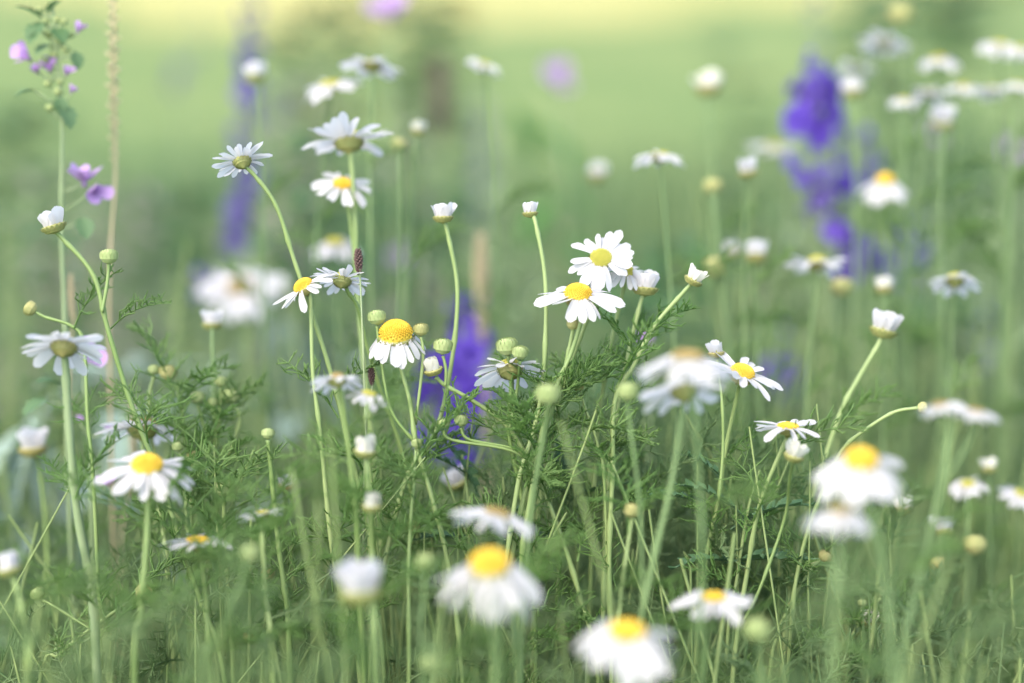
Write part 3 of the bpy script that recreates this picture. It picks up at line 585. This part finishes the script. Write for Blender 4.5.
leafy('thistle', 'dark spiny leaved thistle among stems right of centre', 'thistle', .865, [(760, 470), (748, 510), (735, 580), (728, 650)],
      [(735, 508, 62, -.75, .62, .1), (744, 520, 66, .8, .5, .2), (738, 560, 74, .85, .15, .3), (732, 560, 60, -.9, .2, .3), (722, 480, 46, -.5, .8, .1), (700, 500, 60, -.8, .3, .3)], THIS, w=5)
leafy('thistle', 'dark spiny leaved thistle left of the long diagonal stalk', 'thistle', .88, [(462, 455), (468, 500), (470, 560), (472, 640)],
      [(448, 445, 55, .65, -.6, .2), (470, 480, 48, -.6, .7, .2), (468, 520, 60, .8, .3, .3), (470, 540, 56, -.8, .3, .3)], THIS, w=5)
leafy('thistle', 'spiny leaf rosette stalk between the centre cluster and long diagonal stalk', 'thistle', .88, [(580, 430), (572, 480), (560, 560), (555, 640)],
      [(556, 440, 55, .3, -.8, .3), (570, 470, 56, -.7, .5, .2), (572, 500, 60, .8, .4, .3), (565, 540, 60, -.8, .3, .3)], THIS, w=5)
G_ = 'leafy weeds at the meadow edge'
leafy('leafy_weed', 'dark green bushy weed at the meadow edge, top right', 'weed', 3.0, [(925, -10), (925, 60), (930, 150)], [], WEED, scatter=100, size=52, spread=70, group=G_, seed=1)
leafy('leafy_weed', 'green bushy weed at the meadow edge left of the upper daisy pair', 'weed', 2.7, [(325, 10), (322, 70), (318, 170)], [], WEED, scatter=90, size=40, spread=34, group=G_, seed=2)
leafy('leafy_weed', 'green bushy weed behind the reddish brown dock stalk', 'weed', 2.8, [(420, -5), (425, 60), (428, 160)], [], WEED, scatter=90, size=40, spread=36, group=G_, seed=4)
leafy('leafy_weed', 'slim green weed at the left edge of the meadow', 'weed', 2.4, [(20, 110), (18, 180), (15, 280)], [], WEED, scatter=80, size=40, spread=30, group=G_, seed=5)
leafy('leafy_weed', 'faint slim weed left of the violet spike at upper right', 'weed', 2.8, [(735, 40), (735, 110), (738, 200)], [], WEED, scatter=60, size=32, spread=22, group=G_, seed=6)
leafy('leafy_weed', 'green bushy weed behind the tall arching daisy stalk at left', 'weed', 1.9, [(178, 190), (180, 260), (182, 350)], [], WEED, scatter=80, size=42, spread=34, group=G_, seed=7)
leafy('leafy_weed', 'dark bushy weed low behind the centre cluster stalks', 'weed', 1.5, [(690, 250), (690, 330), (690, 420)], [], WEED, scatter=70, size=46, spread=50, group=G_, seed=8)
leafy('leafy_weed', 'dark bushy weed behind the half open bud alone at right', 'weed', 1.6, [(930, 300), (925, 380), (925, 470)], [], WEED, scatter=80, size=46, spread=50, group=G_, seed=9)
leafy('leafy_weed', 'green weed behind the reddish seed stalk and tall white tipped bud', 'weed', 1.7, [(410, 160), (408, 240), (405, 330)], [], WEED, scatter=70, size=40, spread=44, group=G_, seed=10)
# mallow
def mallow_mb():
    mb = MB()
    for i in range(5):
        b = petal_mb(60 + i, .25, (.25, -.3, .1, -.15, .3)[i], .10); mb.addm(b, Matrix.Rotation(i * 2 * math.pi / 5 + (.3, -.2, .1, -.3, .2)[i], 4, 'Z') @ Matrix.Rotation(R((-35, -62, -25, -70, -48)[i]), 4, 'Y') @ Matrix.Scale((.6, .5, .62, .45, .55)[i], 4))
    mb.tube([Vector((0, 0, -.12)), Vector((0, 0, 0)), Vector((0, 0, .25))], [.07, .06, .03], 6); return mb
_m = mallow_mb(); MAL = _m.mesh('flower', M['pink'])
MLEAF = [broad_mb(seed=i + 9, W=.8, bend=.3, lob=.2).mesh('leaf', M['mallowleaf']) for i in range(2)]
def mallow(label, d, path, flowers, leaves, w=6, buds=(), group=None):
    pts = [P(p[0], p[1], d) for p in path]; pts += to_ground(pts[-1], pts[-1] - pts[-2], .15); base = pts[-1].copy()
    root = thing('mallow', base, label, 'mallow', group); c = stem_mesh('stem', pts, w * .6, w, d, base, root, 'stemgrey')
    def twig(px, py):
        e = P(px, py, d); q = min(c, key=lambda z: (z - e).length + max(0, z.z - e.z + .004) * 3); 
        mb = MB(); mb.tube([e - base, (e - base).lerp(q - base, .5) + Vector((0, 0, -.001)), q - base], w * .16 * K * d, 5); link('twig', mb.mesh('twig', M['stemgrey']), root)
    for px, py, s, n in flowers: link('flower', MAL, root, frame(NV(n), P(px, py, d) - base, RU(0, 6), s * K * d)); twig(px, py)
    for px, py, s, n in leaves:
        q = NV(n).to_track_quat('X', 'Z'); k = s * K * d; link('leaf', random.choice(MLEAF), root, Matrix.LocRotScale(P(px, py, d) - base, q, (k, k, k))); twig(px, py)
    for px, py, s in buds: link('bud', BUD['bud'], root, frame(Vector((0, 0, 1)), P(px, py, d) - base, 0, s * K * d)); twig(px, py)
    return root
mallow('tall mallow with small lilac flowers and dark leaves at upper left', .93, [(52, -2), (56, 50), (60, 120), (62, 230), (64, 330), (66, 450)],
       [(28, 58, 34, (-.5, .5, .5)), (37, 72, 20, (-.2, .6, .5)), (50, 70, 26, (0, .7, .4)), (66, 74, 20, (.3, .6, .4)), (78, 31, 20, (.3, .9, .1)), (71, 92, 16, (.4, .7, .2)), (84, 182, 40, (-.1, .9, .3)), (93, 190, 34, (.5, -.2, .7))],
       [(42, 22, 28, (-.3, -.5, .5)), (56, 28, 24, (.4, -.4, .6)), (50, 45, 20, (-.5, -.3, .6)), (42, 18, 28, (-.6, .5, .3)), (48, 12, 20, (.5, .6, .3)), (40, 30, 18, (-.6, -.3, .5)), (75, 52, 18, (.3, -.8, .3)), (34, 90, 20, (-.9, -.1, .4)), (62, 105, 26, (.5, -.7, .3)), (60, 97, 18, (.2, -.9, .4)), (82, 218, 24, (.3, -.6, .5)), (63, 42, 16, (.6, .4, .3))],
       buds=[(60, 40, 9), (48, 35, 8), (70, 35, 8), (50, 108, 9), (45, 22, 8), (57, 20, 8), (54, 55, 9), (66, 50, 9), (45, 60, 8), (60, 82, 8), (48, 84, 9), (58, 92, 9), (40, 10, 8), (52, 2, 9), (64, 22, 8)])
mallow('low mallow with lilac flower tucked behind the daisy at far left', .93, [(80, 345), (84, 380), (90, 450), (92, 530)], [(90, 358, 38, (.3, .2, .8)), (80, 421, 12, (0, .8, .3)), (109, 430, 12, (0, .8, .3)), (108, 484, 22, (0, .6, .5))], [(60, 385, 26, (-.5, .3, .5)), (48, 400, 30, (-.6, -.2, .6))], w=5)
def pinkf(label, px, py, s, d, n=(0, .6, .7), g='round lilac pink blooms'):
    pts = [P(px, py + s * .1, d), P(px + 2, py + s, d), P(px + 6, py + 150, d)]; pts += to_ground(pts[-1], pts[-1] - pts[-2], .15); base = pts[-1].copy()
    root = thing('pink_flower', base, label, 'wildflower', g); stem_mesh('stem', pts, 3, 4, d, base, root, 'stemgrey')
    link('flower', MAL, root, frame(NV(n), P(px, py, d) - base, RU(0, 6), s * K * d)); return root
pinkf('lilac pink blurred bloom at the top centre left', 390, 16, 46, 1.35)
pinkf('small lilac pink blurred bloom against the lawn at top centre', 560, 84, 44, 1.6)
pinkf('faint lilac bloom behind the sharp daisies left of the tall white tipped bud', 402, 265, 36, 1.5)
pinkf('small magenta bloom below the plump half open bud', 645, 344, 24, 1.05)
pinkf('faint pinkish bloom below the daisy row at far right', 1008, 156, 34, 1.5)
pinkf('faint lilac bloom behind the round bud of the upper right row', 932, 138, 26, 1.5)
# brown spikes
def spike(name, label, cat, px, y0, y1, wpx, d, m, stemto, n=40, kind='head', sm='stemgrey'):
    pts = [P(px, y0, d), P(px + 1, (y0 + y1) / 2, d), P(px + 1, y1, d), P(stemto[0], stemto[1], d)]; pts += to_ground(pts[-1], pts[-1] - pts[-2], .15); base = pts[-1].copy()
    root = thing(name, base, label, cat); stem_mesh('stem', pts, wpx * .14, min(5, wpx * .25), d, base, root, sm)
    mb = MB()
    for i in range(n):
        t = (i + .5) / n; p = P(px, y0, d).lerp(P(px + 1, y1, d), t); az = i * 2.4; s = wpx * K * d * .5 * (.35 + .65 * math.sin(math.pi * (.12 + .8 * t)))
        dr = Vector((math.cos(az), math.sin(az), .7)).normalized(); a = dr.orthogonal().normalized(); b = dr.cross(a); q = s * .38; o = p - base
        mb.add([o, o + dr * s * .5 + a * q, o + dr * s * .5 + b * q, o + dr * s * .5 - a * q, o + dr * s * .5 - b * q, o + dr * s * 1.2], [(0, 2, 1), (0, 3, 2), (0, 4, 3), (0, 1, 4), (1, 2, 5), (2, 3, 5), (3, 4, 5), (4, 1, 5)])
    link('seed_head', mb.mesh('seed_head', M[m]), root); return root
spike('plantain', 'thin stalk with dark brown spike beside the daisy seen from behind', 'plantain', 358, 250, 275, 11, .855, 'dark', (366, 420), 60)
spike('plantain', 'thin stalk with dark brown tip among the blurred low daisies', 'plantain', 371, 368, 386, 9, .86, 'dark', (366, 480), 50)
spike('grass_stalk', 'tall straw coloured grass ear at upper left', 'grass stalk', 113, -12, 170, 17, .97, 'straw', (108, 330), 46, sm='straw')
spike('grass_stalk', 'short tan grass ear behind the tall white tipped bud', 'grass stalk', 481, 235, 345, 20, 1.12, 'straw', (486, 430), 70, sm='straw')
spike('dock', 'blurred reddish brown dock stalk high behind the upper daisies', 'dock', 440, 60, 140, 26, 1.7, 'dock', (432, 320), 50)
spike('dock', 'faint greyish dock stalk right of the reddish brown one', 'dock', 482, 100, 240, 24, 2.4, 'greyviolet', (482, 360), 40)
spike('grass_stalk', 'thin tan grass ear leaning beside the daisy at far left', 'grass stalk', 132, 400, 470, 10, .98, 'straw', (122, 560), 60, sm='straw')
spike('grass_stalk', 'short tan grass ear right of the tall mallow', 'grass stalk', 71, 275, 320, 9, .95, 'straw', (68, 400), 40, sm='straw')

# ---------------------------------------------------------------- ground cover that nobody could count
class Big:
    """many copies of small templates in one mesh, by numpy"""
    def __init__(s): s.v = []; s.f4 = []; s.n = 0
    def add(s, V, F, mats):
        k = len(mats); nv = len(V)
        Rm = mats[:, :3, :3]; T = mats[:, :3, 3]
        W = np.einsum('kij,vj->kvi', Rm, V) + T[:, None, :]
        s.v.append(W.reshape(-1, 3)); s.f4.append((F[None] + (np.arange(k) * nv)[:, None, None] + s.n).reshape(-1, F.shape[1])); s.n += k * nv
    def build(s, name, m):
        v = np.concatenate(s.v); f = np.concatenate(s.f4); me = bpy.data.meshes.new(name); nf = len(f); q = f.shape[1]
        me.vertices.add(len(v)); me.vertices.foreach_set('co', v.astype(np.float32).ravel())
        me.loops.add(nf * q); me.loops.foreach_set('vertex_index', f.astype(np.int32).ravel())
        me.polygons.add(nf); me.polygons.foreach_set('loop_start', (np.arange(nf) * q).astype(np.int32))
        me.update(calc_edges=True); me.validate(); me.materials.append(m); return link(name, me)
def arr(mb): return np.array([tuple(x) for x in mb.v]), np.array([f for f in mb.f if len(f) == 4])
FEA_A = [arr(b) for b in FEA_MB]
def prof(px):   # how high the sharp thicket reaches in the picture
    return 48 + float(np.interp(px, [-100, 60, 140, 260, 420, 500, 580, 680, 780, 850, 920, 1124], [540, 545, 535, 450, 440, 400, 340, 375, 440, 520, 560, 560]))
UG = [[] for _ in FEA_A]; SH = Big(); shoots = 0
def shoot(px, ytop, d, nl, spread=1.0):
    top = P(px, ytop, d)
    if top.z < .03: return
    ln = Vector((RU(-.06, .06), RU(-.05, .05), 0)); base = Vector((top.x + ln.x, top.y + ln.y, 0))
    mid = base.lerp(top, .55) + Vector((RU(-.01, .01), RU(-.01, .01), 0)); c = spline([base, mid, top], 6)
    mb = MB(); mb.tube(c, [.0011 * (1 - .5 * i / len(c)) for i in range(len(c))], 4, False); V, F = arr(mb); SH.add(V, F, np.eye(4)[None])
    reach = min(.26, top.z * .9)
    for i in range(nl):
        t = 1 - (reach / top.z) * (i / nl) ** .8; x = max(0, min(.999, t)) * (len(c) - 1); j = int(x); q = c[j].lerp(c[min(j + 1, len(c) - 1)], x - j)
        mx = Matrix.Translation(q) @ Matrix.Rotation(i * 2.4 + RU(-.4, .4), 4, 'Z') @ Matrix.Rotation(-R(RU(5, 65)), 4, 'Y') @ Matrix.Rotation(RU(-1.6, 1.6), 4, 'X') @ Matrix.Scale(RU(.55, 1.15) * spread, 4)
        UG[random.randrange(len(FEA_A))].append(np.array(mx))
for i in range(80):            # around the plane of focus
    px = RU(-120, 1144); d = RU(.86, 1.02); shoot(px, prof(px) + abs(random.gauss(0, 80)), d, 13)
for i in range(34):            # the thicket under the centre cluster
    px = random.gauss(650, 95); d = RU(.86, .97); shoot(px, prof(px) + abs(random.gauss(0, 60)), d, 14)
for i in range(150):            # behind
    px = RU(-200, 1224); d = 1.0 + 1.3 * random.random() ** 1.2; shoot(px, RU(360, 520), d, 12, 1.2)
for i in range(130):            # low filling
    px = RU(-120, 1144); d = RU(.78, 1.15); shoot(px, RU(560, 760), d, 12, 1.2)
for i in range(24):            # nearer the lens
    px = RU(-80, 1104); d = RU(.62, .78); shoot(px, RU(610, 700), d, 10)
for i in range(46):            # bare stalks that cross one another
    px = RU(-100, 1124); d = RU(.80, 1.05); top = P(px, prof(px) + abs(random.gauss(20, 80)), d); base = Vector((top.x + random.gauss(0, .07), top.y + RU(-.06, .06), 0))
    mid = base.lerp(top, .5) + Vector((RU(-.02, .02), RU(-.01, .01), 0)); c = spline([base, mid, top], 8)
    mb = MB(); mb.tube(c, [.0013 * (1 - .4 * i / len(c)) for i in range(len(c))], 6, False); V, F = arr(mb); SH.add(V, F, np.eye(4)[None])
def stalk(px, py, d, dx, wd, bend=.02):
    top = P(px, py, d); base = Vector((top.x + dx, top.y + RU(-.06, .06), 0)); mid = base.lerp(top, .5) + Vector((RU(-bend, bend), 0, 0)); c = spline([base, mid, top], 8)
    mb = MB(); mb.tube(c, [wd * (1 - .5 * i / len(c)) for i in range(len(c))], 6, False); V, F = arr(mb); SH.add(V, F, np.eye(4)[None])
for i in range(60): stalk(RU(800, 1080), RU(300, 520), RU(1.02, 1.5), RU(-.14, .03), RU(.0009, .0018))
for i in range(70): stalk(RU(-60, 480), RU(210, 430), RU(1.1, 1.7), random.gauss(0, .05), RU(.0007, .0014))
for i in range(50): stalk(RU(640, 900), RU(150, 350), RU(1.15, 1.8), random.gauss(0, .05), RU(.0007, .0013))
for px, py, dx in ((330, 430, -.03), (292, 470, .02), (318, 500, .03), (90, 560, .05), (560, 420, .09), (448, 560, -.05), (950, 560, -.1), (40, 600, -.03)): stalk(px, py, RU(.70, .76), dx, RU(.0008, .0013))
for i in range(70): stalk(random.gauss(620, 150), RU(400, 580), RU(.83, .97), random.gauss(0, .11), RU(.0006, .0011), .04)
for i in range(30): stalk(RU(-40, 500), RU(440, 580), RU(.83, .97), random.gauss(0, .08), RU(.0006, .0011), .04)
B2 = Big()
for (V, F), ms in zip(FEA_A, UG):
    if ms: B2.add(V, F, np.array(ms))
o = B2.build('feathery_undergrowth', M['under']); tag(o, 'tangle of fine feathery green leaves filling the meadow between the stalks', 'undergrowth', kind='stuff')
o = SH.build('undergrowth_stalks', M['stem']); tag(o, 'thin green stalks carrying the feathery meadow undergrowth', 'undergrowth', kind='stuff')
# grass blades
def blade(bend, W=.0032, N=5):
    V = []; F = []
    for i in range(N + 1):
        t = i / N; w_ = W * (1 - t ** 1.6) * .5 + .0002
        for u in (-1, 1): V.append((bend * t * t, u * w_, t * (1 - .25 * bend * t)))
    return np.array(V, float), np.array([(2 * i, 2 * i + 1, 2 * i + 3, 2 * i + 2) for i in range(N)])
GB = Big()
def grass(n, dlo, dhi, hlo, hhi, pw=1.0, wide=1.0, ymin=None):
    for k in range(4):
        V, F = blade((.1, .3, .55, .2)[k]); m = n // 4
        u = rng.random(m); d = (dlo ** 2 + (dhi ** 2 - dlo ** 2) * u ** pw) ** .5
        x = (rng.random(m) - .5) * (d * .7 + .25) ; h = hlo + (hhi - hlo) * rng.random(m) ** 1.4; a = rng.random(m) * 6.283
        if ymin is not None:      # keep the blades near the lens below the view of the flowers
            sx = 512 + x / (K * d)
            if ymin == 'far': ym = np.interp(sx, [0, 250, 420, 540, 700, 800, 1024], [110, 130, 170, 220, 190, 90, 60]) + rng.random(m) ** .6 * 260
            elif ymin == 'near': ym = np.interp(sx, [0, 140, 420, 580, 780, 900, 1024], [480, 450, 430, 380, 430, 470, 460]) + rng.random(m) * 150
            else: ym = ymin
            lim = CAMZ - d * math.tan(PITCH) - (ym - 341.5) * K * d; h = np.minimum(h, np.maximum(.04, lim * (.8 + .2 * rng.random(m))))
        ms = np.zeros((m, 4, 4)); c, s = np.cos(a), np.sin(a); sw = wide * (.7 + .6 * rng.random(m))
        ms[:, 0, 0] = c * h; ms[:, 1, 0] = s * h; ms[:, 0, 1] = -s * sw; ms[:, 1, 1] = c * sw; ms[:, 2, 2] = h; ms[:, 3, 3] = 1
        ms[:, 0, 3] = x; ms[:, 1, 3] = d
        GB.add(V, F, ms)
grass(2200, .6, 1.0, .2, .42, ymin=575)
grass(8000, 1.0, 2.2, .2, .42, ymin=330)
grass(5000, 1.1, 2.6, .35, .58, ymin='far', wide=.8)
grass(900, .80, 1.1, .3, .46, ymin='near', wide=.7)
grass(16000, 2.0, 4.2, .12, .36, wide=1.3)
o = GB.build('grass', M['grass']); tag(o, 'long green grass growing through the wildflower meadow', 'grass', kind='stuff')

# leafy meadow growth behind, too mixed to count
LV, LF = arr(broad_mb(seed=2, W=.34, bend=.3, lob=.06))
for nm, mt, ncl, lab in (('leafy_undergrowth', 'cover_dark', 75, 'dark green leafy growth blurred among the meadow stems'),
                         ('leafy_undergrowth', 'cover_pale', 80, 'pale green leafy growth blurred among the meadow stems'),
                         ('seedy_undergrowth', 'cover_grey', 45, 'greyish brown seedy growth blurred among the meadow stems')):
    CB = Big(); ms = []
    for i in range(ncl):
        px = RU(-150, 1174); d = 1.25 + 1.9 * random.random() ** 1.2
        lo = float(np.interp(px, [0, 150, 250, 420, 500, 720, 790, 1024], [150, 150, 60, 60, 210, 210, 70, 60])); yt = lo + 300 * random.random() ** .8
        top = P(px, yt, d)
        if top.z < .08: continue
        hgt = min(top.z, RU(.10, .22))
        for k in range(46):
            t = random.random(); az = k * 2.4 + RU(-.4, .4); p = top + Vector((random.gauss(0, .018), random.gauss(0, .018), -hgt * t)); ln = RU(.012, .030)
            q = Vector((math.cos(az), math.sin(az), RU(-.2, 1.2))).to_track_quat('X', 'Z'); ms.append(np.array(Matrix.LocRotScale(p, q, (ln, ln, ln))))
        c = [Vector((top.x + RU(-.02, .02), top.y, 0)), top.copy()]; mb = MB(); mb.tube(c, [.0014, .0006], 4, False); V, F = arr(mb); CB.add(V, F, np.eye(4)[None])
    CB.add(LV, LF, np.array(ms)); tag(CB.build(nm, M[mt]), lab, 'undergrowth', kind='stuff')
